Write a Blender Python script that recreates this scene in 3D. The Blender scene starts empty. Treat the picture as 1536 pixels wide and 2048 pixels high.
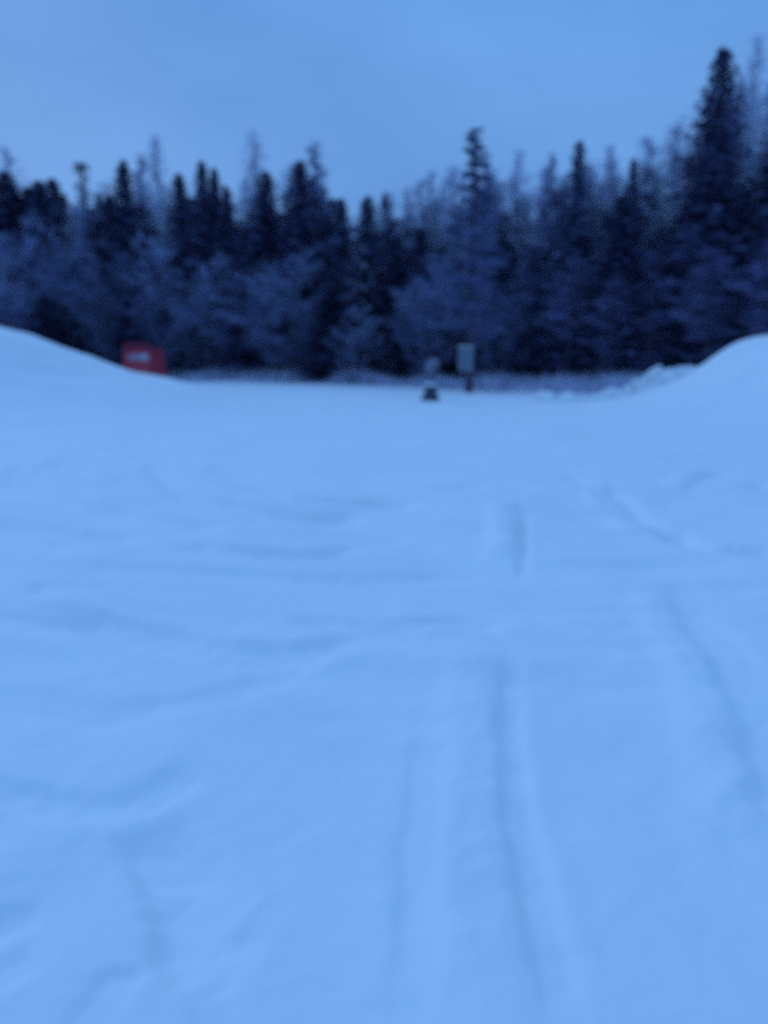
import bpy, math, random
import numpy as np
from mathutils import Vector, noise as mnoise

# ------------------------------------------------------------------ camera, sky, sun, exposure
scene = bpy.context.scene
COL = scene.collection
EYE = 1.6
FPX = 1577.0                      # focal length in pixels of the 1536 x 2048 photograph
PITCH = math.atan(309.0 / FPX)

cd = bpy.data.cameras.new("camera")
cam = bpy.data.objects.new("camera", cd)
COL.objects.link(cam)
cam.location = (0, 0, EYE)
cam.rotation_euler = (math.pi / 2 - PITCH, 0, 0)
cd.sensor_fit = 'VERTICAL'
cd.sensor_height = 36.0
cd.lens = 36.0 * FPX / 2048.0
cd.clip_start = 0.05
cd.clip_end = 2000
cd.dof.use_dof = True             # the photograph is out of focus: the lens is set too close
cd.dof.focus_distance = 0.5
cd.dof.aperture_fstop = 5.0
scene.camera = cam

SUN_EL, SUN_AZ = math.radians(25), math.radians(-40)     # azimuth from +Y towards +X
world = bpy.data.worlds.new("World")
scene.world = world
world.use_nodes = True
nt = world.node_tree
nt.nodes.clear()
out = nt.nodes.new("ShaderNodeOutputWorld")
bg = nt.nodes.new("ShaderNodeBackground")
sky = nt.nodes.new("ShaderNodeTexSky")
sky.sky_type = 'NISHITA'
sky.sun_disc = False
sky.sun_elevation = SUN_EL
sky.sun_rotation = SUN_AZ
sky.air_density = 1.0
tc = nt.nodes.new("ShaderNodeTexCoord")
# overcast: a soft blue dusk cloud sheet, brighter overhead, with faint large mottling
noi = nt.nodes.new("ShaderNodeTexNoise")
noi.inputs["Scale"].default_value = 2.6
noi.inputs["Detail"].default_value = 3.0
noi.inputs["Roughness"].default_value = 0.5
mp = nt.nodes.new("ShaderNodeMapping")
mp.inputs["Scale"].default_value = (1, 1, 2.2)
mp.inputs["Location"].default_value = (0.35, 0.2, 0.1)
nt.links.new(tc.outputs["Generated"], mp.inputs["Vector"])
nt.links.new(mp.outputs["Vector"], noi.inputs["Vector"])
cr = nt.nodes.new("ShaderNodeValToRGB")
cr.color_ramp.elements[0].position = 0.30
cr.color_ramp.elements[0].color = (0.114, 0.305, 0.715, 1)
cr.color_ramp.elements[1].position = 0.62
cr.color_ramp.elements[1].color = (0.150, 0.370, 0.815, 1)
nt.links.new(noi.outputs["Fac"], cr.inputs["Fac"])
sc_ = nt.nodes.new("ShaderNodeVectorMath"); sc_.operation = 'SCALE'
sc_.inputs["Scale"].default_value = 0.05
nt.links.new(sky.outputs["Color"], sc_.inputs[0])
mix = nt.nodes.new("ShaderNodeMix"); mix.data_type = 'RGBA'
mix.inputs["Factor"].default_value = 0.93
nt.links.new(sc_.outputs["Vector"], mix.inputs["A"])
nt.links.new(cr.outputs["Color"], mix.inputs["B"])
sep = nt.nodes.new("ShaderNodeSeparateXYZ")
nt.links.new(tc.outputs["Generated"], sep.inputs["Vector"])
grad = nt.nodes.new("ShaderNodeMapRange")        # a cloud sheet is brighter overhead
grad.inputs["From Min"].default_value = 0.25
grad.inputs["From Max"].default_value = 1.0
grad.inputs["To Min"].default_value = 1.0
grad.inputs["To Max"].default_value = 1.36
nt.links.new(sep.outputs["Z"], grad.inputs["Value"])
nt.links.new(mix.outputs["Result"], bg.inputs["Color"])
nt.links.new(grad.outputs["Result"], bg.inputs["Strength"])
nt.links.new(bg.outputs["Background"], out.inputs["Surface"])

sd = bpy.data.lights.new("sun", 'SUN')
sd.energy = 0.8
sd.angle = math.radians(24)
sd.color = (0.36, 0.58, 1.0)
sun = bpy.data.objects.new("sun", sd)
COL.objects.link(sun)
dirv = Vector((math.sin(SUN_AZ) * math.cos(SUN_EL), math.cos(SUN_AZ) * math.cos(SUN_EL), math.sin(SUN_EL)))
sun.rotation_euler = dirv.to_track_quat('Z', 'Y').to_euler()

scene.view_settings.view_transform = 'Standard'
scene.view_settings.look = 'None'
scene.view_settings.exposure = 0.0
scene.view_settings.gamma = 1.0
scene.view_settings.use_curve_mapping = False
scene.render.engine = 'CYCLES'
scene.cycles.use_denoising = False        # the phone picture is grainy too
scene.cycles.max_bounces = 6
scene.cycles.diffuse_bounces = 3
scene.cycles.caustics_reflective = False
scene.cycles.caustics_refractive = False

# ------------------------------------------------------------------ helpers
def at(px, py, Y):
    """World point at forward distance Y seen at photo pixel (px, py)."""
    c, s = math.cos(PITCH), math.sin(PITCH)
    a, b = (px - 768) / FPX, (1024 - py) / FPX
    d = Y / (c + b * s)
    return Vector((a * d, Y, EYE + d * (b * c - s)))

def on_ground(px, py):
    c, s = math.cos(PITCH), math.sin(PITCH)
    a, b = (px - 768) / FPX, (1024 - py) / FPX
    t = EYE / (s - b * c)
    return np.array((a * t, t * (c + b * s)))

def tag(o, label=None, cat=None, group=None, kind=None):
    if label: o["label"] = label
    if cat: o["category"] = cat
    if group: o["group"] = group
    if kind: o["kind"] = kind
    return o

def link(o, parent=None):
    COL.objects.link(o)
    if parent is not None:
        o.parent = parent
    return o

def empty(name, loc=(0, 0, 0), rz=0.0):
    o = bpy.data.objects.new(name, None)
    o.empty_display_size = 0.3
    o.location = loc
    o.rotation_euler = (0, 0, rz)
    return link(o)

def mesh_from(name, verts, faces, mats, midx=None, smooth=False):
    me = bpy.data.meshes.new(name)
    me.from_pydata([tuple(v) for v in verts], [], [tuple(f) for f in faces])
    for m in mats: me.materials.append(m)
    if midx is not None: me.polygons.foreach_set("material_index", np.asarray(midx, dtype=np.int32))
    if smooth: me.polygons.foreach_set("use_smooth", np.ones(len(me.polygons), dtype=bool))
    me.update()
    return me

def tri_soup(name, tris, mats, midx=None):
    """tris: (N,3,3) array."""
    t = np.asarray(tris, dtype=np.float32)
    n = len(t)
    me = bpy.data.meshes.new(name)
    me.vertices.add(n * 3); me.loops.add(n * 3); me.polygons.add(n)
    me.vertices.foreach_set("co", t.reshape(-1))
    me.loops.foreach_set("vertex_index", np.arange(n * 3, dtype=np.int32))
    me.polygons.foreach_set("loop_start", np.arange(0, n * 3, 3, dtype=np.int32))
    me.polygons.foreach_set("loop_total", np.full(n, 3, dtype=np.int32))
    for m in mats: me.materials.append(m)
    if midx is not None: me.polygons.foreach_set("material_index", np.asarray(midx, dtype=np.int32))
    me.update(calc_edges=True)
    return me

class MB:
    """collects solid pieces of one part"""
    def __init__(self): self.v, self.f = [], []
    def add(self, vs, fs):
        o = len(self.v); self.v += [tuple(p) for p in vs]
        self.f += [tuple(i + o for i in f) for f in fs]
    def tube(self, pts, rads, n=6, cap=True):
        pts = [Vector(p) for p in pts]; vs = []
        for i, p in enumerate(pts):
            d = (pts[min(i + 1, len(pts) - 1)] - pts[max(i - 1, 0)])
            d = d.normalized() if d.length > 1e-6 else Vector((0, 0, 1))
            a = d.cross(Vector((0.3, 1, 0.11))).normalized(); b = d.cross(a)
            for k in range(n):
                t = 2 * math.pi * k / n
                vs.append(p + (a * math.cos(t) + b * math.sin(t)) * rads[i])
        fs = []
        for i in range(len(pts) - 1):
            for k in range(n):
                k2 = (k + 1) % n
                fs.append((i * n + k, i * n + k2, (i + 1) * n + k2, (i + 1) * n + k))
        if cap:
            fs.append(tuple(range(n))[::-1]); fs.append(tuple((len(pts) - 1) * n + k for k in range(n)))
        self.add(vs, fs)
    def lathe(self, prof, n=24, c=(0, 0), wob=0.0, rnd=None):
        vs = []
        for (r, z) in prof:
            for k in range(n):
                t = 2 * math.pi * k / n
                w = 1 + (wob * mnoise.noise(Vector((math.cos(t) * 1.7, math.sin(t) * 1.7, z * 4))) if wob else 0)
                vs.append((c[0] + r * w * math.cos(t), c[1] + r * w * math.sin(t), z))
        fs = []
        for i in range(len(prof) - 1):
            for k in range(n):
                k2 = (k + 1) % n
                fs.append((i * n + k, i * n + k2, (i + 1) * n + k2, (i + 1) * n + k))
        fs.append(tuple(range(n))[::-1]); fs.append(tuple((len(prof) - 1) * n + k for k in range(n)))
        self.add(vs, fs)
    def box(self, x0, x1, y0, y1, z0, z1, tx=0.0, bev=0.0):
        """box, bottom widened by tx on each side, corners chamfered by bev"""
        def ring(z, e, i):
            a, b, c, d = x0 - e + i, x1 + e - i, y0 - e + i, y1 + e - i
            k = max(bev - i, 0.0005)
            return [(a + k, c, z), (b - k, c, z), (b, c + k, z), (b, d - k, z), (b - k, d, z), (a + k, d, z), (a, d - k, z), (a, c + k, z)]
        if bev > 0:
            vs = ring(z0, tx, bev) + ring(z0 + bev, tx, 0) + ring(z1 - bev, 0, 0) + ring(z1, 0, bev); m = 4
        else:
            vs = ring(z0, tx, 0) + ring(z1, 0, 0); m = 2
        fs = [tuple(range(8))[::-1], tuple((m - 1) * 8 + k for k in range(8))]
        for i in range(m - 1):
            for k in range(8):
                fs.append((i * 8 + k, i * 8 + (k + 1) % 8, (i + 1) * 8 + (k + 1) % 8, (i + 1) * 8 + k))
        self.add(vs, fs)
    def build(self, name, mat, parent=None, smooth=False):
        return link(bpy.data.objects.new(name, mesh_from(name, self.v, self.f, [mat], smooth=smooth)), parent)

# ------------------------------------------------------------------ materials
def material(name, base, rough=0.8, var=0.2, scale=3.0, bump=0.0, bscale=30.0, alt=None, spec=0.3, metal=0.0):
    m = bpy.data.materials.new(name); m.use_nodes = True
    t = m.node_tree; p = t.nodes["Principled BSDF"]
    p.inputs["Roughness"].default_value = rough
    p.inputs["Metallic"].default_value = metal
    p.inputs["Specular IOR Level"].default_value = spec
    g = t.nodes.new("ShaderNodeTexCoord")
    n = t.nodes.new("ShaderNodeTexNoise")
    n.inputs["Scale"].default_value = scale; n.inputs["Detail"].default_value = 5.0
    t.links.new(g.outputs["Object"], n.inputs["Vector"])
    r = t.nodes.new("ShaderNodeValToRGB")
    lo = alt if alt else tuple(c * (1 - var) for c in base)
    hi = base if alt else tuple(min(1, c * (1 + var)) for c in base)
    r.color_ramp.elements[0].position = 0.35; r.color_ramp.elements[0].color = (*lo, 1)
    r.color_ramp.elements[1].position = 0.65; r.color_ramp.elements[1].color = (*hi, 1)
    t.links.new(n.outputs["Fac"], r.inputs["Fac"])
    t.links.new(r.outputs["Color"], p.inputs["Base Color"])
    if bump > 0:
        n2 = t.nodes.new("ShaderNodeTexNoise"); n2.inputs["Scale"].default_value = bscale; n2.inputs["Detail"].default_value = 6
        t.links.new(g.outputs["Object"], n2.inputs["Vector"])
        b = t.nodes.new("ShaderNodeBump"); b.inputs["Strength"].default_value = 0.6; b.inputs["Distance"].default_value = bump
        t.links.new(n2.outputs["Fac"], b.inputs["Height"]); t.links.new(b.outputs["Normal"], p.inputs["Normal"])
    return m

M_SNOW = material("snow", (0.875, 0.875, 0.875), 0.85, 0.02, 0.9, 0.012, 14.0, spec=0.15)
M_NEEDLE = material("spruce_needles", (0.066, 0.067, 0.145), 0.7, 0.35, 1.2)
M_NEEDLEF = material("rimed_needles", (0.14, 0.155, 0.29), 0.8, 0.35, 1.0)
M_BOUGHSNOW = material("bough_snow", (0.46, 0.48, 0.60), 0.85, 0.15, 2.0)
M_TWIG = material("rimed_twigs", (0.155, 0.172, 0.31), 0.85, 0.3, 0.8)
M_TWIGD = material("bare_twigs", (0.23, 0.225, 0.41), 0.85, 0.3, 0.8)
M_BARK = material("birch_bark", (0.17, 0.17, 0.23), 0.85, 0.4, 4.0, 0.01, 12)
M_BARKD = material("spruce_bark", (0.06, 0.055, 0.085), 0.9, 0.3, 5.0, 0.02, 10)
M_PINEBARK = material("pine_bark", (0.10, 0.075, 0.105), 0.9, 0.3, 5.0, 0.02, 10)
M_BIRCHTWIG = material("birch_twigs", (0.66, 0.68, 0.84), 0.85, 0.25, 0.8)
M_TWIGW = material("hoar_twigs", (0.27, 0.29, 0.46), 0.85, 0.3, 0.8)
M_BRUSH = material("rimed_brush", (0.57, 0.56, 0.71), 0.9, 0.3, 1.5)

# ------------------------------------------------------------------ snow: one height field, split into field and banks
def smooth(x, a, b):
    t = np.clip((x - a) / (b - a), 0, 1)
    return t * t * (3 - 2 * t)

rs = np.random.RandomState(4)
def value_noise(X, Y, cell, seed):
    r = np.random.RandomState(seed); N = 256
    g = r.rand(N, N)
    x, y = X / cell + 57.3, Y / cell + 31.7
    xi, yi = np.floor(x).astype(int), np.floor(y).astype(int)
    fx, fy = x - xi, y - yi
    fx, fy = fx * fx * (3 - 2 * fx), fy * fy * (3 - 2 * fy)
    a, b = g[xi % N, yi % N], g[(xi + 1) % N, yi % N]
    c, d = g[xi % N, (yi + 1) % N], g[(xi + 1) % N, (yi + 1) % N]
    return (a * (1 - fx) + b * fx) * (1 - fy) + (c * (1 - fx) + d * fx) * fy - 0.5

def profile(pts):
    xs = np.linspace(-40, 40, 1601)
    ys = np.interp(xs, [p[0] for p in pts], [p[1] for p in pts])
    k = np.exp(-0.5 * (np.arange(-24, 25) / 9.0) ** 2); k /= k.sum()
    yp = np.pad(ys, 24, mode='edge')
    return xs, np.convolve(yp, k, 'valid')

def silhouette(pix, Y):
    return [(at(a, b, Y).x, at(a, b, Y).z) for a, b in pix]

YL, YR, YF = 27.0, 25.0, 31.0
PL = profile([(-40, 3.1), (-21, 3.3)] + silhouette([(0, 658), (50, 676), (100, 697), (200, 734), (300, 763), (345, 775)], YL) + [(-5.6, 0.15), (-4.2, 0)])
PR = profile([(4.2, 0.0), (6.0, 0.12)] + silhouette([(1250, 800), (1320, 786), (1365, 770), (1410, 746), (1458, 712), (1500, 676), (1536, 663)], YR) + [(16, 2.75), (40, 2.6)])
PF = profile([(5.0, 0.0)] + silhouette([(1150, 800), (1215, 793), (1262, 786), (1296, 764), (1318, 750), (1350, 745), (1390, 748)], YF) + [(15, 1.5), (40, 1.2)])

def bank_left(X, Y):
    w = smooth(Y + 0.12 * X, 13.5, 25.0) * (1 - smooth(Y, 28.5, 38))
    return np.interp(X, *PL) * w
def bank_right(X, Y):
    w = smooth(Y - 0.10 * X, 12.0, 23.5) * (1 - smooth(Y, 25.8, 29.5))
    return np.interp(X, *PR) * w
def bank_far(X, Y):
    w = smooth(Y, 27.5, 30.8) * (1 - smooth(Y, 31.2, 34.5))
    lumps = 0.5 * value_noise(X, Y, 0.85, 21) + 0.34 * value_noise(X, Y, 0.42, 22)
    b = np.interp(X, *PF)
    return np.maximum(b * w + lumps * smooth(b * w, 0.05, 0.5), 0)

# wheel and foot marks: polylines as seen on the ground, half width (m), depth (m; negative = raised)
TR = [
 ([(560,1214),(650,1224),(780,1240),(900,1226),(980,1240),(1032,1262)], .12, .062),
 ([(1032,1262),(1026,1350),(1020,1450),(1030,1550),(1046,1650),(1070,1750),(1090,1850),(1118,1950),(1150,2120)], .06, .030),
 ([(945,1250),(948,1330),(945,1420),(938,1520),(940,1650),(955,1780),(972,1900),(985,2120)], .135, -.042),
 ([(870,1400),(852,1550),(838,1650),(845,1750),(830,1850),(815,2060)], .07, .024),
 ([(240,1590),(310,1635),(345,1700),(362,1780),(372,1850),(400,1888),(530,1902)], .11, .095),
 ([(400,1930),(430,1985),(445,2060)], .06, .02),
 ([(-160,1540),(60,1566),(170,1586),(300,1565),(420,1500)], .09, .055),
 ([(-80,1830),(0,1800),(90,1780)], .06, .035),
 ([(-80,1935),(0,1905),(80,1870)], .06, .028),
 ([(120,2060),(210,1960),(250,1890)], .06, .026),
 ([(-120,1350),(60,1380),(130,1395),(210,1406),(390,1385),(560,1330),(640,1290)], .13, .040),
 ([(-80,1200),(150,1225),(300,1262),(420,1290),(500,1300),(640,1290),(780,1245)], .14, .07),
 ([(-60,1215),(80,1240),(240,1235)], .15, .03),
 ([(320,958),(420,990),(600,1020),(740,1022)], .19, .08),
 ([(460,955),(560,985),(700,997),(850,1012)], .19, .085),
 ([(350,1075),(450,1092),(600,1096),(740,1090)], .17, .060),
 ([(540,1050),(700,1056),(830,1080)], .15, .060),
 ([(60,1120),(300,1132),(700,1147),(1000,1145)], .16, .045),
 ([(60,1170),(220,1168)], .2, .04),
 ([(180,985),(250,1016),(350,1036),(480,1046)], .17, .05),
 ([(640,948),(760,970),(900,982),(985,975)], .2, .05),
 ([(-50,1040),(120,1060),(280,1072)], .18, .035),
 ([(1006,1000),(1008,1060),(1008,1125)], .13, -.04),
 ([(1050,1015),(1048,1080),(1046,1150)], .05, .025),
 ([(1140,940),(1200,980),(1255,1026),(1300,1060)], .2, .04),
 ([(1165,940),(1230,1028),(1300,1082)], .16, -.06),
 ([(1330,1060),(1400,1100),(1560,1112)], .14, .055),
 ([(1330,985),(1370,955),(1420,945)], .16, -.06),
 ([(1480,970),(1560,985)], .2, .05),
 ([(1345,1130),(1375,1195),(1420,1270),(1470,1340),(1512,1430),(1580,1560),(1640,1700)], .12, .024),
 ([(1280,1150),(1310,1220),(1350,1300),(1400,1400),(1450,1560),(1480,1700)], .12, -.04),
 ([(1480,1600),(1560,1570)], .06, .03),
 ([(1450,840),(1560,825)], .5, .08),
]
def marks(X, Y):
    h = np.zeros_like(X)
    for k, (pix, hw, dep) in enumerate(TR):
        P = np.array([on_ground(*p) for p in pix])
        # rounded path
        Q = [P[0]]
        for a, b in zip(P[:-1], P[1:]):
            for t in np.linspace(0.125, 1, 8): Q.append(a * (1 - t) + b * t)
        Q = np.array(Q)
        for _ in range(5):
            Q[1:-1] = 0.25 * Q[:-2] + 0.5 * Q[1:-1] + 0.25 * Q[2:]
        lo, hi = Q.min(0) - 4 * hw, Q.max(0) + 4 * hw
        sel = np.where((X > lo[0]) & (X < hi[0]) & (Y > lo[1]) & (Y < hi[1]))
        if len(sel[0]) == 0: continue
        x, y = X[sel], Y[sel]
        # uneven edges
        x = x + 0.45 * hw * value_noise(x, y, hw * 3.0, 40 + k); y = y + 0.45 * hw * value_noise(x, y, hw * 3.2, 80 + k)
        best = np.full(x.shape, 1e9); par = np.zeros(x.shape)
        n = len(Q) - 1
        for i in range(n):
            a, d = Q[i], Q[i + 1] - Q[i]
            t = np.clip(((x - a[0]) * d[0] + (y - a[1]) * d[1]) / (d @ d + 1e-9), 0, 1)
            e = np.hypot(x - a[0] - t * d[0], y - a[1] - t * d[1])
            m = e < best
            best = np.where(m, e, best); par = np.where(m, (i + t) / n, par)
        u = best / hw
        fade = smooth(par, 0, 0.2) * (1 - smooth(par, 0.8, 1.0))
        yc = float(Q[:, 1].mean())
        amp = dep * (0.75 if yc < 4.2 else 1.05 if yc < 6 else 1.5) * fade * (0.85 + 0.6 * value_noise(x, y, hw * 4.5, 120 + k))
        prof = -np.exp(-(u ** 4)) + 0.12 * np.exp(-((u - 1.75) / 0.6) ** 2)
        if dep < 0: prof = -np.exp(-(np.abs(u) ** 3))
        h[sel] += amp * prof + 0.20 * abs(dep) * fade * np.exp(-(u / 1.6) ** 2) * (value_noise(x, y, 0.07, 150) + 0.7 * value_noise(x, y, 0.15, 151))
    return h

def ground_z(X, Y):
    X = np.asarray(X, float); Y = np.asarray(Y, float)
    near = np.clip(1.0 - Y / 60, 0.2, 1)
    z = 0.10 * value_noise(X, Y, 7.0, 1) + 0.08 * value_noise(X, Y, 1.9, 2) + 0.034 * value_noise(X, Y, 0.62, 3) * near \
        + 0.014 * value_noise(X, Y, 0.21, 5) * near + 0.006 * value_noise(X, Y, 0.085, 8) * near \
        + 0.05 * value_noise(X, Y, 0.38, 12) * (1 - smooth(X, -1.0, -0.2)) * (1 - smooth(Y, 3.2, 4.6)) \
        + 0.05 * value_noise(X, Y, 0.42, 13) * smooth(X, 1.2, 2.0) * smooth(Y, 3.0, 4.0) * (1 - smooth(Y, 10, 12))
    dx, dy = X - 2.3, Y - 13.6                     # long curved ripples where vehicles have turned
    rr, th = np.hypot(dx, dy), np.arctan2(dx, -dy)
    m = smooth(rr, 4.2, 5.8) * (1 - smooth(rr, 9.3, 11.5)) * smooth(-th, -0.10, 0.10) * (1 - smooth(-th, 1.25, 1.6))
    z = z + m * (0.085 * value_noise(rr, th * 1.1, 0.34, 31) + 0.035 * value_noise(rr, th * 1.4, 0.17, 32))
    dx, dy = X + 3.0, Y - 1.0                      # fainter ones sweeping across the near side
    rr, th = np.hypot(dx, dy), np.arctan2(dx, dy)
    m = smooth(rr, 0.9, 1.5) * (1 - smooth(rr, 3.4, 4.4)) * smooth(th, -0.5, 0.1) * (1 - smooth(th, 1.3, 1.8))
    z = z + m * 0.030 * value_noise(rr, th * 0.7, 0.24, 33)
    bl, br, bf = bank_left(X, Y), bank_right(X, Y), bank_far(X, Y)
    z = z + bl + br + np.maximum(bf - br, 0) * (br < bf)
    rough = smooth(np.maximum(bl, br), 0.3, 1.2)
    z = z + rough * (0.16 * value_noise(X, Y, 2.3, 6) + 0.11 * value_noise(X, Y, 0.8, 7))
    e = Y - np.interp(768 + FPX * X / np.maximum(Y, 1.0), [-400, 0, 400, 800, 1000, 1200, 1536, 1900], [74, 66, 59, 48, 42, 37, 33, 30])
    z = z + np.where(Y > 20, 0.55 * np.maximum(value_noise(X, Y, 2.2, 9) + 0.5 * value_noise(X, Y, 0.9, 10), 0) * np.exp(-((e + 1.2) / 1.8) ** 2), 0)
    return z + marks(X, Y)

ang = np.radians(np.concatenate([np.linspace(-180, -42, 40, endpoint=False), np.linspace(-42, 42, 460), np.linspace(42, 180, 41)[1:-1]]))
rad = np.concatenate([[0.15], np.geomspace(0.5, 1.3, 14, endpoint=False), np.geomspace(1.3, 80, 520, endpoint=False), np.geomspace(80, 900, 24)])
A, R_ = np.meshgrid(ang, rad, indexing='ij')
GX, GY = R_ * np.sin(A), R_ * np.cos(A)
GZ = ground_z(GX, GY)
nA, nR = GX.shape
V = np.stack([GX, GY, GZ], -1).reshape(-1, 3)
ii, jj = np.meshgrid(np.arange(nA), np.arange(nR - 1), indexing='ij')
i2 = (ii + 1) % nA
F = np.stack([ii * nR + jj, i2 * nR + jj, i2 * nR + jj + 1, ii * nR + jj + 1], -1).reshape(-1, 4)[:, ::-1]
cx, cy = V[F].mean(1)[:, 0], V[F].mean(1)[:, 1]
bl, br, bf = bank_left(cx, cy), bank_right(cx, cy), bank_far(cx, cy)
which = np.zeros(len(F), int)
which[bl > 0.22] = 1
which[(br > 0.22) & (br >= bf)] = 2
which[(bf > 0.22) & (bf > br)] = 3

def quads(name, faces, mat):
    used, inv = np.unique(faces, return_inverse=True)
    me = bpy.data.meshes.new(name)
    n = len(faces)
    me.vertices.add(len(used)); me.loops.add(n * 4); me.polygons.add(n)
    me.vertices.foreach_set("co", V[used].astype(np.float32).reshape(-1))
    me.loops.foreach_set("vertex_index", inv.reshape(-1).astype(np.int32))
    me.polygons.foreach_set("loop_start", np.arange(0, n * 4, 4, dtype=np.int32))
    me.polygons.foreach_set("loop_total", np.full(n, 4, dtype=np.int32))
    me.polygons.foreach_set("use_smooth", np.ones(n, dtype=bool))
    me.materials.append(mat); me.update(calc_edges=True)
    return link(bpy.data.objects.new(name, me))

field = tag(quads("snow_ground", F[which == 0], M_SNOW), "open field of trampled snow with curving wheel tracks", "snow", kind="structure")
for w, lab in ((1, "tall smooth snow bank sloping down in front of the red container"),
               (2, "tall smooth snow bank with rounded top at the side opposite the red container"),
               (3, "low lumpy ridge of ploughed snow behind the smooth bank")):
    b = quads("snow_bank", F[which == w], M_SNOW)
    tag(b, lab, "snow bank", kind="structure")
    if w == 3: ridge = b
# clods on the ploughed ridge
def clod_mesh(seed):
    r = random.Random(seed); vs = []; fs = []
    nl, ns = 5, 8
    for i in range(nl + 1):
        ph = math.pi * i / nl
        for k in range(ns):
            t = 2 * math.pi * k / ns
            w = 0.72 + 0.5 * r.random()
            vs.append((math.sin(ph) * math.cos(t) * w, math.sin(ph) * math.sin(t) * w * 0.8, math.cos(ph) * w * 0.7))
    for i in range(nl):
        for k in range(ns):
            fs.append((i * ns + k, (i + 1) * ns + k, (i + 1) * ns + (k + 1) % ns, i * ns + (k + 1) % ns))
    return mesh_from("snow_clod", vs, fs, [M_SNOW], smooth=True)
clods = [clod_mesh(s) for s in range(4)]
rc = random.Random(11)
CL = [(1185,800,.26),(1252,776,.34),(1338,752,.42),(1295,770,.25),(1375,735,.3),(1225,784,.22),(1310,735,.3),(1270,760,.26),(1160,792,.2),(1205,792,.2),(1355,768,.22),(1290,745,.28)]
for k in range(78):
    px = rc.uniform(1070, 1400)
    CL.append((px, float(np.interp(px, [1130, 1215, 1262, 1300, 1340, 1400], [802, 794, 780, 764, 752, 748])) + rc.uniform(-12, 16), rc.uniform(.12, .32) * (1.15 if px < 1260 else .85)))
for k, (px, py, s) in enumerate(CL):
    p = at(px, py, YF - 1.4 + 1.5 * rc.random())
    z = float(ground_z(np.array([p.x]), np.array([p.y]))[0])
    o = bpy.data.objects.new("snow_clod", clods[k % 4])
    o.location = (p.x, p.y, z + 0.12 * s); o.scale = (s, s, s * 0.9); o.rotation_euler = (rc.random(), rc.random(), rc.random() * 6)
    link(o, ridge)

# ------------------------------------------------------------------ tree kinds
def unit(v): return v / (np.linalg.norm(v) + 1e-9)

def leaf_tri(tris, base, d, width, rnd, droop=0.0):
    """thin spray triangle from base along d"""
    side = np.cross(d, np.array([rnd.uniform(-1, 1), rnd.uniform(-1, 1), rnd.uniform(-1, 1)]))
    side = unit(side) * width * 0.5
    tris.append((base - side, base + side, base + d + np.array([0, 0, -droop])))

def spruce_meshes(seed, H=14.0, R=1.7, rimed=0.0, snowy=0.0, base=0.03, sparse=1.0, power=0.66):
    rnd = random.Random(seed); T, MI = [], []
    z = H * base + 0.3
    while z < H - 0.05:
        f = z / H
        r0 = R * ((1 - f) ** power) * (0.72 if f < 0.08 else 1.0) + 0.06
        nb = max(4, int(10 * sparse * (0.6 + 0.4 * (1 - f))))
        a0 = rnd.random() * 6.28
        for k in range(nb):
            az = a0 + 6.283 * k / nb + rnd.uniform(-.35, .35)
            L = r0 * rnd.uniform(0.62, 1.12)
            pit = math.radians(-26 + 52 * f ** 1.5 + rnd.uniform(-8, 8))
            hd = np.array([math.cos(az), math.sin(az), 0.0]); sd_ = np.array([-math.sin(az), math.cos(az), 0.0])
            n = max(2, int(L / 0.20))
            snow_here = rnd.random() < snowy
            rim_here = rnd.random() < rimed
            for i in range(n + 1):
                t = i / n
                p = hd * (L * t * math.cos(pit)) + np.array([0, 0, z + L * t * math.sin(pit) + 0.16 * L * t * t])
                w = (0.42 * (1 - 0.55 * t) * min(1, L)) * rnd.uniform(.7, 1.2) + 0.07
                for s in (-1, 1):
                    d = hd * w * 0.55 + sd_ * s * w + np.array([0, 0, -w * rnd.uniform(.25, .7)])
                    leaf_tri(T, p, d, 0.17 + 0.08 * rnd.random(), rnd); MI.append(1 if rim_here and rnd.random() < .7 else 0)
                leaf_tri(T, p, hd * w * .5 + np.array([0, 0, -w * rnd.uniform(.5, 1.0)]), 0.15, rnd); MI.append(1 if rim_here and rnd.random() < .5 else 0)
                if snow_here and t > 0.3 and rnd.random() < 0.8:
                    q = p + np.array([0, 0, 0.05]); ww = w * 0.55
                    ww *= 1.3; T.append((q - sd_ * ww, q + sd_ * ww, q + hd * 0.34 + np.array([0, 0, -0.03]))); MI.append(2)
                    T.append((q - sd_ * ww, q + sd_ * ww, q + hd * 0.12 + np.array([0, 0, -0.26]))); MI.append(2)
        z += rnd.uniform(0.20, 0.32) * (0.75 + 0.5 * (1 - f))
    for k in range(6):
        leaf_tri(T, np.array([0, 0, H - 0.5 + 0.09 * k]), np.array([rnd.uniform(-.1, .1), rnd.uniform(-.1, .1), 0.35]), 0.06, rnd); MI.append(0)
    crown = tri_soup("crown", T, [M_NEEDLE, M_NEEDLEF, M_BOUGHSNOW], MI)
    b = MB(); b.tube([(0, 0, -0.3), (0, 0, H * .1), (0.03, 0, H * .5), (0, 0.02, H * .97)], [0.19, 0.16, 0.09, 0.012], 7)
    trunk = mesh_from("trunk", b.v, b.f, [M_BARKD], smooth=True)
    return trunk, crown, H, R

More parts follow.
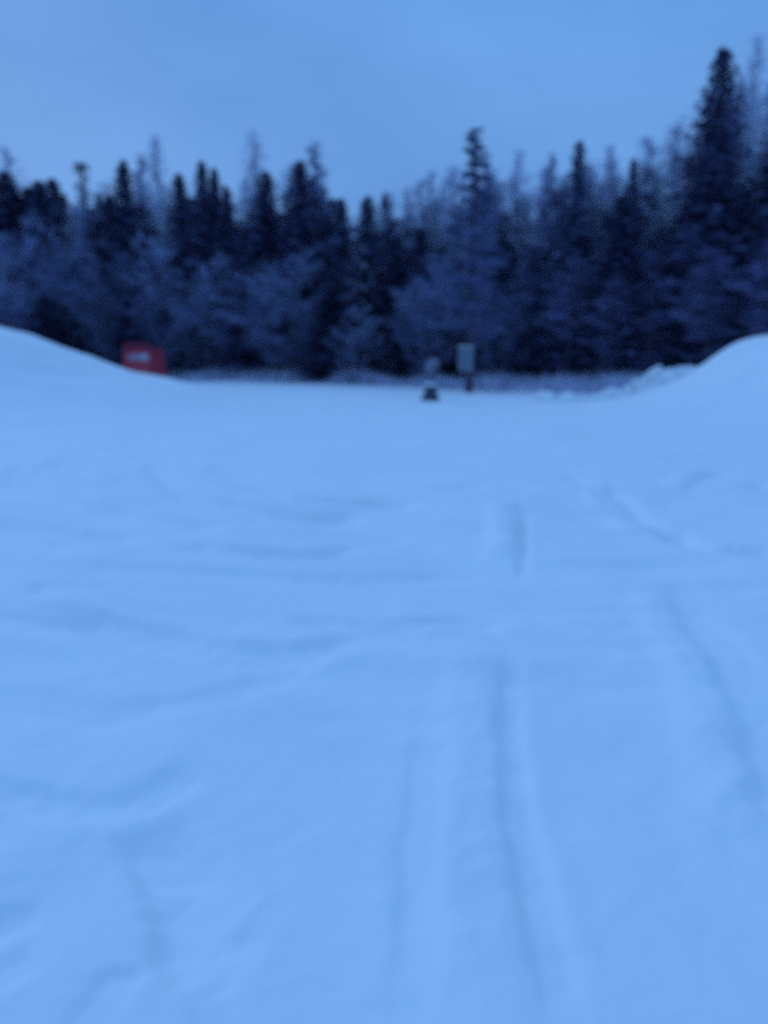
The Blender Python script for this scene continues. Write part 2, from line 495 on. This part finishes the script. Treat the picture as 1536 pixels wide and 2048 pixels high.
def broad_meshes(seed, H=12.0, R=2.0, base=0.2, stems=1, up=0.75, twig=M_TWIG, bark=M_BARK, nprim=34, dens=1.0, belly=0.45, tw=0.022):
    """leafless rimed tree: trunk(s) and limbs, crown of fine twigs"""
    rnd = random.Random(seed); b = MB(); T = []
    for s in range(stems):
        lean = np.array([rnd.uniform(-.12, .12), rnd.uniform(-.12, .12), 1.0]) if stems == 1 else \
            np.array([0.32 * math.cos(s * 2.4 + seed), 0.32 * math.sin(s * 2.4 + seed), 1.0]) * np.array([1, 1, 1.0])
        if stems == 1: lean[:2] *= 0.35
        Hs = H * (1.0 if s == 0 else rnd.uniform(.7, .95))
        pts, rads = [], []
        for i in range(9):
            f = i / 8
            p = lean * Hs * f
            p = p + np.array([math.sin(f * 5 + seed), math.cos(f * 4 + seed * 2), 0]) * 0.10 * f
            p[2] = Hs * f - (0.3 if i == 0 else 0)
            pts.append(p); rads.append(max(0.010, 0.013 * Hs * (1 - f) ** 0.9 / (1 if stems == 1 else 1.6)))
        b.tube(pts, rads, 6)
        pts = np.array(pts)
        np_ = int(nprim / (stems ** 0.5))
        for k in range(np_):
            f = base + (0.98 - base) * ((k + rnd.random()) / np_)
            x = f * 8; i = min(int(x), 7); p0 = pts[i] * (1 - (x - i)) + pts[i + 1] * (x - i)
            g = (f - base) / (1 - base)
            prof = math.sin(math.pi * min(1, (g + 0.12) ** (0.5 / belly) * 0.93)) ** 0.8
            L = R * max(0.16, prof) * rnd.uniform(.65, 1.15)
            az = rnd.random() * 6.283
            d = unit(np.array([math.cos(az), math.sin(az), up * rnd.uniform(.6, 1.4) + 0.5 * g]))
            m = 4; cur = p0.copy(); path = [cur.copy()]
            for q in range(m):
                d = unit(d + np.array([rnd.uniform(-.2, .2), rnd.uniform(-.2, .2), rnd.uniform(-.16, .10)]))
                cur = cur + d * L / m; path.append(cur.copy())
            b.tube(path, [0.035 * (1 - .85 * j / m) * min(1, L) + 0.006 for j in range(m + 1)], 3, cap=False)
            ns = max(3, int(L * 4.2 * dens))
            for q in range(ns):
                t = rnd.uniform(.15, 1.0); x = t * m; i = min(int(x), m - 1)
                s0 = path[i] * (1 - (x - i)) + path[i + 1] * (x - i)
                sdv = unit(d + np.array([rnd.uniform(-1, 1), rnd.uniform(-1, 1), rnd.uniform(-.4, .7)]))
                sl = L * rnd.uniform(.22, .42) + 0.12
                leaf_tri(T, s0, sdv * sl, 0.028, rnd)
                for u in range(int(7 * dens)):
                    tt = rnd.uniform(.1, 1)
                    u0 = s0 + sdv * sl * tt
                    ud = unit(sdv * .7 + np.array([rnd.uniform(-1, 1), rnd.uniform(-1, 1), rnd.uniform(-.8, .5)])) * rnd.uniform(.18, .5)
                    leaf_tri(T, u0, ud, tw, rnd, droop=0.05)
                    e = u0 + ud * rnd.uniform(.3, .8)
                    leaf_tri(T, e, unit(ud + np.array([rnd.uniform(-.4, .4), rnd.uniform(-.4, .4), rnd.uniform(-.4, .2)])) * 0.26, tw * .9, rnd)
    crown = tri_soup("crown", T, [twig])
    trunk = mesh_from("trunk", b.v, b.f, [bark], smooth=True)
    return trunk, crown, H, R

def pine_meshes(seed, H=14.0, R=1.6, base=0.42, rimed=0.6, tuft=1.0):
    rnd = random.Random(seed); b = MB(); T, MI = [], []
    pts = [(0.05 * math.sin(i * 1.3), 0.05 * math.cos(i * 1.7), H * 0.97 * i / 8 - (0.3 if i == 0 else 0)) for i in range(9)]
    b.tube(pts, [0.17 * (1 - i / 8) ** .7 + 0.015 for i in range(9)], 8)
    for k in range(84):
        f = base + (0.99 - base) * (k + rnd.random()) / 84
        g = (f - base) / (1 - base)
        L = R * (1.0 - 0.92 * g) * rnd.uniform(.45, 1.1) * (0.6 + 0.4 * min(1, g * 4))
        az = rnd.random() * 6.283
        d = np.array([math.cos(az), math.sin(az), rnd.uniform(.0, .5)]); d = unit(d)
        p0 = np.array([0, 0, H * f * 0.97]); mid = p0 + d * L * .55 + np.array([0, 0, -.05 * L]); e = p0 + d * L + np.array([0, 0, .12 * L])
        b.tube([p0, mid, e], [0.035, 0.025, 0.01], 4, cap=False)
        for c, cr_ in ((e, .42 - .36 * g), (mid, .30 - .25 * g), ((mid + e) / 2 + np.array([rnd.uniform(-.2, .2), rnd.uniform(-.2, .2), .1]) * (1 - .7 * g), .34 - .29 * g)):
            for u in range(int(30 * tuft)):
                v = unit(np.array([rnd.gauss(0, 1), rnd.gauss(0, 1), rnd.gauss(.15, .7)]))
                q = c + v * cr_ * rnd.random() ** .5 * np.array([1, 1, .65])
                leaf_tri(T, q, unit(v + np.array([0, 0, .4 + g])) * (.20 - .06 * g), 0.06 - .02 * g, rnd); MI.append(1 if rnd.random() < rimed else 0)
    crown = tri_soup("crown", T, [M_NEEDLE, M_NEEDLEF], MI)
    trunk = mesh_from("trunk", b.v, b.f, [M_PINEBARK], smooth=True)
    return trunk, crown, H, R

def snag_meshes(seed, H=14.0, R=0.75):
    rnd = random.Random(seed); b = MB(); T = []
    b.tube([(0, 0, -.3), (.05, 0, 4), (-.05, 0, 9), (0, 0, 12.2), (-.10, 0, 13.6), (.05, 0, 14.0)], [.16, .13, .09, .06, .04, .02], 7)
    tufts = [((-.15, 0, 13.6), .24), ((.12, .1, 13.8), .16), ((.42, 0, 13.7), .16), ((-.12, 0, 13.1), .26), ((-.05, -.1, 12.6), .28), ((-.1, .1, 12.1), .30), ((.0, 0, 11.6), .26), ((.5, 0, 13.3), .12), ((.15, .2, 10.6), .34), ((-.3, 0, 9.6), .4), ((.2, 0, 8.8), .4)]
    for c, q in tufts:
        c = np.array(c); b.tube([(0, 0, c[2] - .25), c], [.03, .015], 4, cap=False)
        for u in range(60):
            v = unit(np.array([rnd.gauss(0, 1), rnd.gauss(0, 1), rnd.gauss(0, .7)]))
            leaf_tri(T, c + v * q * rnd.random() ** .5, unit(v + np.array([0, 0, .3])) * .18, .05, rnd)
    return mesh_from("trunk", b.v, b.f, [M_BARKD], smooth=True), tri_soup("crown", T, [M_NEEDLE]), H, R

KIND = {
 'S': [spruce_meshes(s, 14, 1.75, 0.12, 0.0) for s in (1, 2, 3, 4)],
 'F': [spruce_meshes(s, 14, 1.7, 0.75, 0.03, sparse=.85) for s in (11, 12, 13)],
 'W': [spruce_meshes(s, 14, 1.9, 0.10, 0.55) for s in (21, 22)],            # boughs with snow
 'B': [broad_meshes(s, 15, 1.3, .30, 1, 2.0, nprim=64, dens=1.1, belly=.40, tw=.028, twig=M_BIRCHTWIG) for s in (31, 32, 33, 34)],
 'D': [broad_meshes(s, 13, 1.5, .12, 1, 1.8, twig=M_TWIGD, bark=M_BARKD, nprim=64, dens=1.4, belly=.42, tw=.034) for s in (41, 42, 43)],
 'R': [broad_meshes(s, 8, 2.4, .10, 3, .7, nprim=44, dens=1.2, belly=.5, tw=.028) for s in (51, 52, 53, 54)],
 'T': [broad_meshes(s, 8, 2.4, .10, 3, .7, nprim=44, dens=1.25, belly=.5, tw=.03, twig=M_TWIGW) for s in (55, 56)],
 'P': [pine_meshes(61, 13.5, 1.35, .22, .95)],
 'Q': [snag_meshes(62)],
}
NAME = {'S': 'spruce_tree', 'F': 'spruce_tree', 'W': 'spruce_tree', 'B': 'birch_tree', 'D': 'bare_tree', 'R': 'frosted_tree', 'T': 'frosted_tree', 'P': 'pine_tree', 'Q': 'pine_tree'}
CAT = {'S': 'spruce', 'F': 'spruce', 'W': 'spruce', 'B': 'birch', 'D': 'bare tree', 'R': 'frosted tree', 'T': 'frosted tree', 'P': 'pine', 'Q': 'pine'}
rt = random.Random(5)
count = {}
def edge_depth(px):
    return float(np.interp(px, [-400, 0, 400, 800, 1000, 1200, 1536, 1900], [74, 66, 59, 48, 42, 37, 33, 30]))

def plant(kind, px, ytop, back, wpx, label, group):
    Y = edge_depth(px) + back
    p = at(px, ytop, Y)
    i = count.get(kind, 0); count[kind] = i + 1
    trunk, crown, H, R = KIND[kind][i % len(KIND[kind])]
    gz = float(ground_z(np.array([p.x]), np.array([Y]))[0])
    e = empty(NAME[kind], (p.x, Y, gz), rt.random() * 6.283)
    sz = (p.z - gz) / H
    sx = (wpx / FPX * Y) / (2 * R) * {'S': 1.8, 'F': 1.6, 'W': 1.25, 'B': 1.55, 'D': 1.0}.get(kind, 1.0)
    e.scale = (sx, sx, sz)
    tag(e, label, CAT[kind], group)
    link(bpy.data.objects.new("trunk", trunk), e)
    link(bpy.data.objects.new("crown", crown), e)
    return e

G = "trees along the forest edge"
TREES = [
 # kind, x, top y, metres behind the forest edge, crown width px, label
 ('S', 8, 345, 6, 120, "dark spruce at the far end of the forest edge above the red container's bank"),
 ('B', 22, 285, 12, 60, "thin pale birch tip rising over the spruces at the forest's far end"),
 ('S', 78, 362, 6, 95, "dark spruce with twin-looking top, second from the forest's far end"),
 ('S', 104, 358, 8, 90, "dark blunt spruce just before the crooked-topped pine"),
 ('Q', 163, 325, 5, 62, "thin crooked pine with a small dark tuft on a bare stem"),
 ('F', 196, 385, 7, 60, "short pale rimed spruce just beyond the crooked-topped pine"),
 ('S', 245, 322, 5, 86, "dark pointed spruce rising above the red container"),
 ('D', 275, 312, 9, 92, "greyish bare tree leaning out behind the spruce above the red container"),
 ('B', 337, 268, 11, 62, "tall faint birch above the gap between dark spruces, past the red container"),
 ('S', 357, 348, 5, 74, "slim dark spruce under the tall faint birch"),
 ('S', 402, 322, 4, 74, "tallest of the three dark spruces standing close together"),
 ('S', 428, 338, 5, 66, "middle one of the three dark spruces standing close together"),
 ('S', 452, 372, 5, 62, "shortest of the three dark spruces standing close together"),
 ('B', 515, 262, 10, 64, "tall pale birch standing straight behind a broad dark spruce"),
 ('S', 531, 345, 4, 96, "broad dark spruce in front of the tall straight pale birch"),
 ('S', 600, 322, 4, 100, "big dark spruce with a pale birch leaning on its flank"),
 ('D', 622, 288, 8, 100, "greyish pointed bare tree rising behind the big dark spruce"),
 ('D', 655, 370, 8, 100, "frosty bare tree filling the slope beside the big dark spruce"),
 ('S', 682, 398, 4, 76, "dark slim spruce beside the snow-laden middle spruce"),
 ('W', 735, 393, -0.8, 125, "darkest spruce in the middle with snow lying on its lower boughs"),
 ('F', 770, 385, 7, 60, "pale slim spruce just behind the snow-laden middle spruce"),
 ('S', 795, 470, 2, 76, "short dark spruce leaning against the snow-laden middle spruce"),
 ('B', 822, 405, 9, 66, "pale birch in the dip between middle spruce and lone pine"),
 ('B', 857, 348, 8, 60, "pale birch, the taller-stemmed of a pair before the lone pine"),
 ('B', 884, 352, 7, 60, "pale birch, nearer the lone pine of a pair"),
 ('S', 840, 455, 3, 80, "dark spruce under the pair of pale birches"),
 ('D', 972, 330, 3, 92, "dark slim bare tree close beside the lone pine"),
 ('B', 1030, 298, 8, 58, "thin pale birch standing clear of the lone pine"),
 ('D', 1092, 308, 5, 84, "dusky slim tree in a row of narrow tops, nearest the thin pale birch"),
 ('F', 1160, 284, 4, 92, "dusky spruce with dark clump at its tip in the row of narrow tops"),
 ('D', 1120, 380, 6, 90, "lower dusky tree between two narrow-topped trees"),
 ('B', 1216, 288, 8, 62, "thin pale birch beside the clump-tipped dusky spruce"),
 ('S', 1246, 392, 2, 116, "short broad very dark spruce with rounded top"),
 ('F', 1268, 318, 6, 66, "pale narrow spruce behind the very dark rounded spruce"),
 ('F', 1306, 342, 6, 64, "small pale narrow spruce past the very dark rounded spruce"),
 ('B', 1332, 258, 7, 92, "pale birch with a roundish tuft below the tallest spruce"),
 ('B', 1376, 300, 6, 90, "pale birch filling the gap at the tallest spruce's flank"),
 ('B', 1412, 175, 5, 120, "frosty birch close against the tallest spruce"),
 ('S', 1448, 98, 4, 128, "tallest spruce of all, dark and spire-topped, above the rounded snow bank"),
 ('B', 1512, 66, 7, 66, "very tall pale birch next to the tallest spruce at the frame's edge"),
 ('D', 1500, 250, 8, 90, "greyish bare tree under the very tall pale birch"),
 ('S', 1550, 290, 4, 130, "dark spruce cut by the frame's edge beyond the tallest spruce"),
 ('D', 1385, 440, 2, 130, "dusky bare tree standing before the tallest spruce's foot"),
 # frosted trees in front
 ('T', 60, 425, 1.5, 230, "wide frosted tree bulging out at the forest's far end"),
 ('R', 150, 470, 1.0, 200, "wide frosted tree between crooked pine and snow bank"),
 ('R', 30, 560, -1.0, 170, "low frosted tree just over the bank at the frame's edge"),
 ('R', 215, 520, 0.5, 150, "frosted tree directly behind the red container's bank"),
 ('T', 392, 470, 0.5, 190, "frosted round tree under the three close dark spruces"),
 ('R', 350, 600, -1.0, 140, "low frosted tree right beside the red container"),
 ('R', 470, 560, 0.0, 150, "low frosted tree under the broad dark spruce"),
 ('T', 562, 480, 0.0, 210, "brightest frosted tree with spreading boughs before the big dark spruce"),
 ('R', 590, 620, -1.0, 150, "low frosted tree in front of the spreading bright one"),
 ('T', 728, 618, -1.6, 120, "small frosted bush-like tree before the darkest middle spruce"),
 ('T', 870, 500, 0.5, 150, "frosted round tree standing behind the small round sign"),
 ('R', 845, 590, -0.5, 110, "low frosted tree between middle spruce and small round sign"),
 ('R', 1002, 520, 1.0, 150, "dim frosted tree just past the lone pine"),
 ('D', 1055, 500, 2.0, 140, "dim bare tree under the thin pale birch past the lone pine"),
 ('S', 1066, 500, 3.0, 60, "dark narrow spruce under the first narrow-topped tree"),
 ('D', 1150, 520, 1.0, 160, "dim bare tree under the clump-tipped dusky spruce"),
 ('D', 1215, 560, 0.5, 130, "dim bare tree under the very dark rounded spruce"),
 ('D', 1310, 500, 1.0, 170, "dim bare tree below the pale birch with roundish tuft"),
 ('D', 1440, 500, 0.5, 200, "dim bare tree directly above the rounded snow bank's slope"),
 ('D', 1530, 480, 0.0, 190, "dim bare tree above the rounded snow bank's top"),
 ('S', 1130, 600, 1.5, 70, "low dark spruce behind the ploughed ridge's end"),
 ('S', 1345, 470, 3.0, 110, "dark spruce between rounded spruce and tallest spruce"),
 ('S', 1415, 330, 3.0, 120, "dark spruce standing under the tallest spruce's spire"),
 ('S', 1490, 400, 3.0, 120, "dark spruce under the very tall pale birch"),
 ('S', 288, 470, -0.5, 74, "dark spruce in the gap right above the red container"),
 ('S', 662, 540, -0.6, 84, "dark low spruce beside the darkest middle spruce"),
 ('S', 488, 455, -0.4, 76, "dark spruce between three close spruces and bright frosted tree"),
 ('S', 92, 590, -1.8, 80, "low dark spruce just over the snow bank under the wide frosted tree"),
 ('S', 255, 600, -1.6, 70, "low dark spruce right behind the red container"),
 ('B', 1065, 350, 6, 76, "pale birch with the deep notch of sky at its foot, past the lone pine"),
 ('B', 1128, 335, 6, 80, "pale birch between the first two narrow-topped dusky trees"),
 ('B', 1196, 330, 6, 80, "pale birch just before the thin one by the clump-tipped spruce"),
 ('B', 1288, 372, 7, 90, "broad pale birch glowing between rounded spruce and tufted birch"),
 ('B', 1352, 330, 6, 100, "broad pale birch just past the one with roundish tuft"),
 ('B', 1395, 230, 7, 100, "tall lacy birch leaning at the tallest spruce's pale flank"),
 ('B', 1490, 160, 6, 90, "lacy birch in the gap beside the tallest spruce's spire"),
 ('B', 905, 330, 6, 80, "pale birch pressed against the lone pine's crown"),
 ('S', 180, 420, 5, 80, "dark spruce low under the crooked-topped pine"),
 ('S', 1010, 430, 5, 90, "dark spruce behind the dim frosted tree past the lone pine"),
]
for (k, x, yt, bk, w, lab) in TREES:
    plant(k, x, yt, bk, w, lab, G)

# trees only glimpsed between the others: nothing tells them apart
rf = random.Random(77)
LAND = [(8, "far-end dark spruces"), (90, "twin-looking dark spruce"), (163, "thin crooked pine"), (245, "spruce above the red container"),
        (337, "tall faint birch"), (402, "tallest of three close spruces"), (452, "shortest of three close spruces"), (531, "broad dark spruce"), (605, "big dark spruce"),
        (682, "slim dark spruce"), (735, "darkest middle spruce"), (795, "leaning short spruce"), (860, "pair of pale birches"), (945, "lone pine"), (1030, "thin pale birch"),
        (1092, "first narrow-topped tree"), (1160, "clump-tipped dusky spruce"), (1246, "very dark rounded spruce"), (1332, "birch with roundish tuft"),
        (1385, "tallest spruce's bare neighbour"), (1448, "tallest spruce"), (1530, "very tall pale birch")]
WORD = {'S': 'dim spruce', 'F': 'dim rimed spruce', 'D': 'dim bare tree', 'B': 'dim birch'}
seen_labels = {}
def deep_label(kind, px):
    x, nm = min(LAND, key=lambda l: abs(l[0] - px))
    lab = WORD[kind] + " deep in the forest " + ("behind the " if abs(x - px) < 14 else "just before the " if px < x else "just past the ") + nm
    return lab
tops = [(-60, 375), (0, 375), (150, 400), (300, 400), (420, 400), (560, 390), (640, 410), (740, 450), (830, 440), (920, 410), (1000, 410), (1100, 400), (1200, 400), (1300, 400), (1400, 310), (1480, 310), (1600, 310)]
for i in range(76):
    px = -60 + 1660 * (i + rf.random()) / 76
    yt = float(np.interp(px, [t[0] for t in tops], [t[1] for t in tops])) + rf.uniform(-8, 90)
    kind = rf.choice("SSFDD" if px < 900 else "SFDDD")
    o = plant(kind, px, yt, rf.uniform(6, 16), rf.uniform(85, 130) * (1.0 if px < 900 else 1.25),
          deep_label(kind, px), "trees deep in the forest")

    seen_labels.setdefault(o["label"], []).append(o)
SKYLINE = [(-60, 330), (0, 345), (100, 372), (200, 385), (300, 345), (400, 365), (480, 395), (560, 335), (640, 350), (700, 405), (800, 400), (860, 370), (920, 345),
           (1000, 345), (1050, 375), (1100, 335), (1200, 325), (1300, 325), (1380, 285), (1420, 215), (1500, 150), (1600, 150)]
for i in range(64):
    px = -60 + 1660 * (i + rf.random()) / 64
    yt = float(np.interp(px, [t[0] for t in SKYLINE], [t[1] for t in SKYLINE])) + rf.uniform(5, 75)
    kind = rf.choice("DFSBS" if px < 700 else "BDDFD")
    o = plant(kind, px, yt, rf.uniform(5, 13), rf.uniform(75, 120), deep_label(kind, px), "trees deep in the forest")
    seen_labels.setdefault(o["label"], []).append(o)
for i in range(46):
    px = 985 + 570 * (i + rf.random()) / 26 if i < 26 else 10 + 940 * (i - 26 + rf.random()) / 20
    yt = float(np.interp(px, [t[0] for t in SKYLINE], [t[1] for t in SKYLINE])) + rf.uniform(-25, 30)
    o = plant('B', px, yt, rf.uniform(5, 11), rf.uniform(50, 74), deep_label('B', px), "trees deep in the forest")
    seen_labels.setdefault(o["label"], []).append(o)
for lab, os_ in seen_labels.items():
    n = len(os_)
    if n < 2: continue
    os_.sort(key=lambda o: o.scale.z / o.location.y * (15 if o.name.startswith('birch') else 13 if o.name.startswith('bare') else 14))
    ranks = {2: ["lower", "higher"], 3: ["lowest", "middling", "highest"]}.get(n, ["lowest", "second lowest", "third lowest", "fourth lowest", "fifth lowest", "sixth lowest"][:n - 1] + ["highest"])
    for o, w in zip(os_, ranks):
        o["label"] = lab.replace("dim", w + " dim", 1).replace("deep in the forest", "deep in forest")
# the wood behind, one dark mass
def far_wood():
    r = random.Random(3); T = []
    for i in range(420):
        px = r.uniform(-420, 1960); Y = edge_depth(px) + r.uniform(16, 60)
        x = (px - 768) / FPX * Y
        yt = float(np.interp(px, [t[0] for t in tops], [t[1] for t in tops])) + 40 + r.uniform(0, 60)
        H = at(px, yt, Y).z; R = r.uniform(1.3, 2.1)
        z = 0.3
        while z < H:
            f = z / H; rr = R * (1 - f) ** .85 + .08; a0 = r.random() * 6
            for k in range(6):
                a = a0 + k * 1.05 + r.uniform(-.3, .3); q = rr * r.uniform(.7, 1.15)
                c, s = math.cos(a), math.sin(a); w = .28 * rr + .12
                T.append(((x - s * w, Y + c * w, z + .25), (x + s * w, Y - c * w, z + .25), (x + c * q, Y + s * q, z - .25 * q)))
            z += 0.34
    return tri_soup("background_wood", T, [M_NEEDLE])
tag(link(bpy.data.objects.new("background_wood", far_wood())), "dark mass of spruce wood far behind the forest edge", "wood", kind="stuff")

# frosted brush and dry stalks at the foot of the forest
def brush():
    r = random.Random(8); T = []
    for i in range(16000):
        px = r.uniform(-250, 1800)
        Y = edge_depth(px) - 1.6 + r.gauss(0, 1.1)
        p = at(px, 760, Y); x = p.x
        if 0: continue
        clump = 0.5 + mnoise.noise(Vector((x * .35, Y * .35, 2.2)))
        h = max(0.18, (0.36 + 1.15 * clump) * r.uniform(.5, 1.1))
        z0 = -0.05
        for k in range(2):
            d = np.array([r.gauss(0, .3), r.gauss(0, .3), 1.0]) * h * r.uniform(.6, 1)
            leaf_tri(T, np.array([x + r.gauss(0, .1), Y + r.gauss(0, .1), z0]), d, 0.024, r)
            e = np.array([x, Y, z0]) + d * r.uniform(.4, .8)
            leaf_tri(T, e, np.array([r.gauss(0, .2), r.gauss(0, .2), r.uniform(.0, .25)]), 0.022, r)
    return tri_soup("frosted_brush", T, [M_BRUSH])
tag(link(bpy.data.objects.new("frosted_brush", brush())), "frosted low brush along the foot of the forest", "brush", kind="stuff")

# ------------------------------------------------------------------ lone pine with a board on its trunk
PY = 38.0
pp = at(938, 783, PY)
lone = empty("pine_tree", (pp.x, PY, float(ground_z(np.array([pp.x]), np.array([PY]))[0])), 0.6)
tr, crn, H, R = KIND['P'][0]
topz = at(942, 238, PY).z
lone.scale = (1.8, 1.8, (topz - lone.location.z) / H)
tag(lone, "lone tall pine standing in front of the forest with a pale board on its trunk", "pine", G)
link(bpy.data.objects.new("trunk", tr), lone).scale = (.62, .62, 1); link(bpy.data.objects.new("crown", crn), lone)

M_BOARD = material("weathered_board", (0.18, 0.205, 0.27), 0.6, 0.10, 3.0)
M_BOARDEDGE = material("board_frame", (0.22, 0.25, 0.29), 0.6, 0.15, 3.0)
c0, c1 = at(917, 694, PY - .25), at(946, 743, PY - .25)
bw, bh = c1.x - c0.x, c0.z - c1.z
board = empty("notice_board", ((c0.x + c1.x) / 2, PY - 0.24, c1.z), 0.0)
tag(board, "pale grey upright board fixed to the trunk of the lone pine", "board")
b = MB(); b.box(-bw / 2 + .04, bw / 2 - .04, -.012, .014, .03, bh - .03, bev=.004); b.build("panel", M_BOARD, board)
for sgn in (-1, 1):
    b = MB(); xx = sgn * (bw / 2 - .025); b.box(xx - .025, xx + .025, -.022, .022, 0.0, bh, bev=.006); b.build("frame_post", M_BOARDEDGE, board)
for z in (0.0, bh - .05):
    b = MB(); b.box(-bw / 2 + .052, bw / 2 - .052, -.02, .02, z, z + .05, bev=.005); b.build("frame_rail", M_BOARDEDGE, board)
b = MB(); b.box(-bw / 2 - .02, bw / 2 + .02, -.05, .06, bh + .002, bh + .06, bev=.025); b.build("snow_cap", M_SNOW, board, True)
for z in (bh * .25, bh * .75):
    b = MB(); b.box(-.12, .12, .024, .09, z, z + .07, bev=.005); b.build("bracket", M_BOARDEDGE, board)

# ------------------------------------------------------------------ small round sign on a post with a bulky foot
M_PLATE = material("sign_plate", (0.10, 0.105, 0.16), 0.5, 0.12, 6.0)
M_DARKSIGN = material("sign_dark_paint", (0.04, 0.045, 0.07), 0.5, 0.2, 6.0)
M_POST = material("post_metal", (0.09, 0.10, 0.13), 0.5, 0.2, 6.0)
M_STUCK = material("stuck_snow", (0.40, 0.40, 0.48), 0.85, 0.15, 8.0)
M_FOOT = material("dark_foot", (0.055, 0.06, 0.085), 0.8, 0.3, 5.0, 0.01, 20)
SY = 30.0
s0 = at(862, 800, SY); gz = float(ground_z(np.array([s0.x]), np.array([SY]))[0])
sign = empty("round_sign", (s0.x, SY, gz), math.radians(6))
tag(sign, "small round sign with snow patches on a short dark post and bulky foot", "sign")
def disc(parent, name, mat, r, y0, y1, cz, n=28, r_in=0.0, cx=0.0):
    b = MB(); vs, fs = [], []
    rings = [(r, y0), (r, y1)] + ([(r_in, y1), (r_in, y0)] if r_in else [])
    for (q, y) in rings:
        for k in range(n):
            t = 2 * math.pi * k / n; vs.append((cx + q * math.cos(t), y, cz + q * math.sin(t)))
    m = len(rings)
    if r_in:
        for i in range(m):
            for k in range(n):
                fs.append((i * n + k, i * n + (k + 1) % n, ((i + 1) % m) * n + (k + 1) % n, ((i + 1) % m) * n + k))
    else:
        for k in range(n): fs.append((k, (k + 1) % n, n + (k + 1) % n, n + k))
        fs.append(tuple(range(n))); fs.append(tuple(range(2 * n - 1, n - 1, -1)))
    b.add(vs, fs); return b.build(name, mat, parent)
zc = at(862, 731, SY).z - gz
plate = disc(sign, "plate", M_PLATE, .29, -.045, -.030, zc)
disc(plate, "rim", M_POST, .305, -.052, -.026, zc, r_in=.275)
def blot(cx, cz, rx, rz, seed):       # snow blown onto the plate
    r_ = random.Random(seed); b = MB(); n = 18; vs = []
    for q, y in ((1.0, -.047), (.8, -.075), (.4, -.090)):
        for k in range(n):
            t = 2 * math.pi * k / n; w = q * (1 + .25 * math.sin(2 * t + seed) + .12 * math.sin(5 * t))
            vs.append((cx + rx * w * math.cos(t), y, cz + rz * w * math.sin(t)))
    fs = [(i * n + k, i * n + (k + 1) % n, (i + 1) * n + (k + 1) % n, (i + 1) * n + k) for i in range(2) for k in range(n)]
    fs.append(tuple(2 * n + k for k in range(n)))
    b.add(vs, fs); b.build("stuck_snow", M_STUCK, plate, True)
blot(.04, zc + .11, .16, .085, 1); blot(-.06, zc - .13, .12, .08, 2)
b = MB(); b.tube([(0, 0, .3), (0, 0, zc + .2)], [.10, .085], 12); b.build("post", M_POST, sign, True)
b = MB(); b.lathe([(.40, -.1), (.37, .05), (.30, .14), (.26, .32), (.19, .50), (.12, .58)], 20, wob=.35); b.build("foot", M_FOOT, sign, True)
b = MB(); b.lathe([(.21, .565), (.20, .61), (.16, .65), (.102, .67)], 18, wob=.1); b.build("snow_cap", M_SNOW, sign, True)

# ------------------------------------------------------------------ red container behind the snow bank
M_RED = material("red_paint", (0.46, 0.045, 0.075), 0.5, 0.12, 2.0)
M_REDDARK = material("dark_red_paint", (0.17, 0.025, 0.06), 0.55, 0.15, 2.0)
M_WHITEP = material("white_paint", (0.30, 0.25, 0.32), 0.5, 0.10, 3.0)
CY = 45.0
q0, q1 = at(245, 688, CY), at(308, 760, CY)
cw, ch = q1.x - q0.x, q0.z
box = empty("red_container", ((q0.x + q1.x) / 2, CY, 0.0), math.radians(-4))
tag(box, "red steel container with a white stripe and spot behind the snow bank", "container")
hw = cw / 2; dp = 1.9
bz = ch - .26
b = MB(); b.box(-hw, hw, 0, dp, 0.12, bz, tx=.12, bev=.03); body = b.build("body", M_RED, box)
for sx in (-hw + .1, hw - .28):
    b = MB(); b.box(sx, sx + .18, .2, dp - .2, -0.05, .115, bev=.01); b.build("skid", M_REDDARK, box)
for i in range(5):
    x = -hw + .12 + i * (cw - .24) / 4
    if i in (0, 4):
        b = MB(); b.box(x - .05, x + .05, -.165, -.03, .16, bz - .03, bev=.01); b.build("rib", M_RED, box)
b = MB(); b.box(-hw - .05, hw + .05, -.06, dp + .05, bz + .002, bz + .09, bev=.02); b.build("rim", M_REDDARK, box)
for sgn in (-1, 1):
    b = MB(); b.box(sgn * (hw - .06) - .05, sgn * (hw - .06) + .05, .0, .10, bz + .092, ch - .082, bev=.01); b.build("lid_post", M_REDDARK, box)
b = MB(); b.box(-hw, hw, -.02, .12, ch - .08, ch, bev=.02); b.build("lid_bar", M_RED, box)
# stripe and spot: painted plates on the front, which leans outward to its foot
def front_y(z): return -.12 * (1 - (z - .15) / (bz - .18))
zs0, zs1 = at(280, 722, CY).z, at(280, 708, CY).z
vs, fs = [], []
N = 16
for i in range(N + 1):
    t = i / N; x = -hw + .20 + t * (cw - .40)
    mid = (zs0 + zs1) / 2 + .05 * math.sin(t * 3.1) - .02
    hh = .14 + .05 * t
    for z in (mid - hh, mid + hh): vs.append((x, front_y(z) - .012, z))
for i in range(N): fs.append((2 * i, 2 * i + 2, 2 * i + 3, 2 * i + 1))
link(bpy.data.objects.new("stripe", mesh_from("stripe", vs, fs, [M_WHITEP])), body)
zc2 = at(300, 714, CY).z
vs = [(.42 + .30 * math.cos(2 * math.pi * k / 24), front_y(zc2 + .17 * math.sin(2 * math.pi * k / 24)) - .020, zc2 + .17 * math.sin(2 * math.pi * k / 24)) for k in range(24)]
M_SPOT = material("white_spot", (0.40, 0.42, 0.46), 0.5, 0.05, 3.0)
link(bpy.data.objects.new("spot", mesh_from("spot", vs, [tuple(range(24))], [M_SPOT])), body)
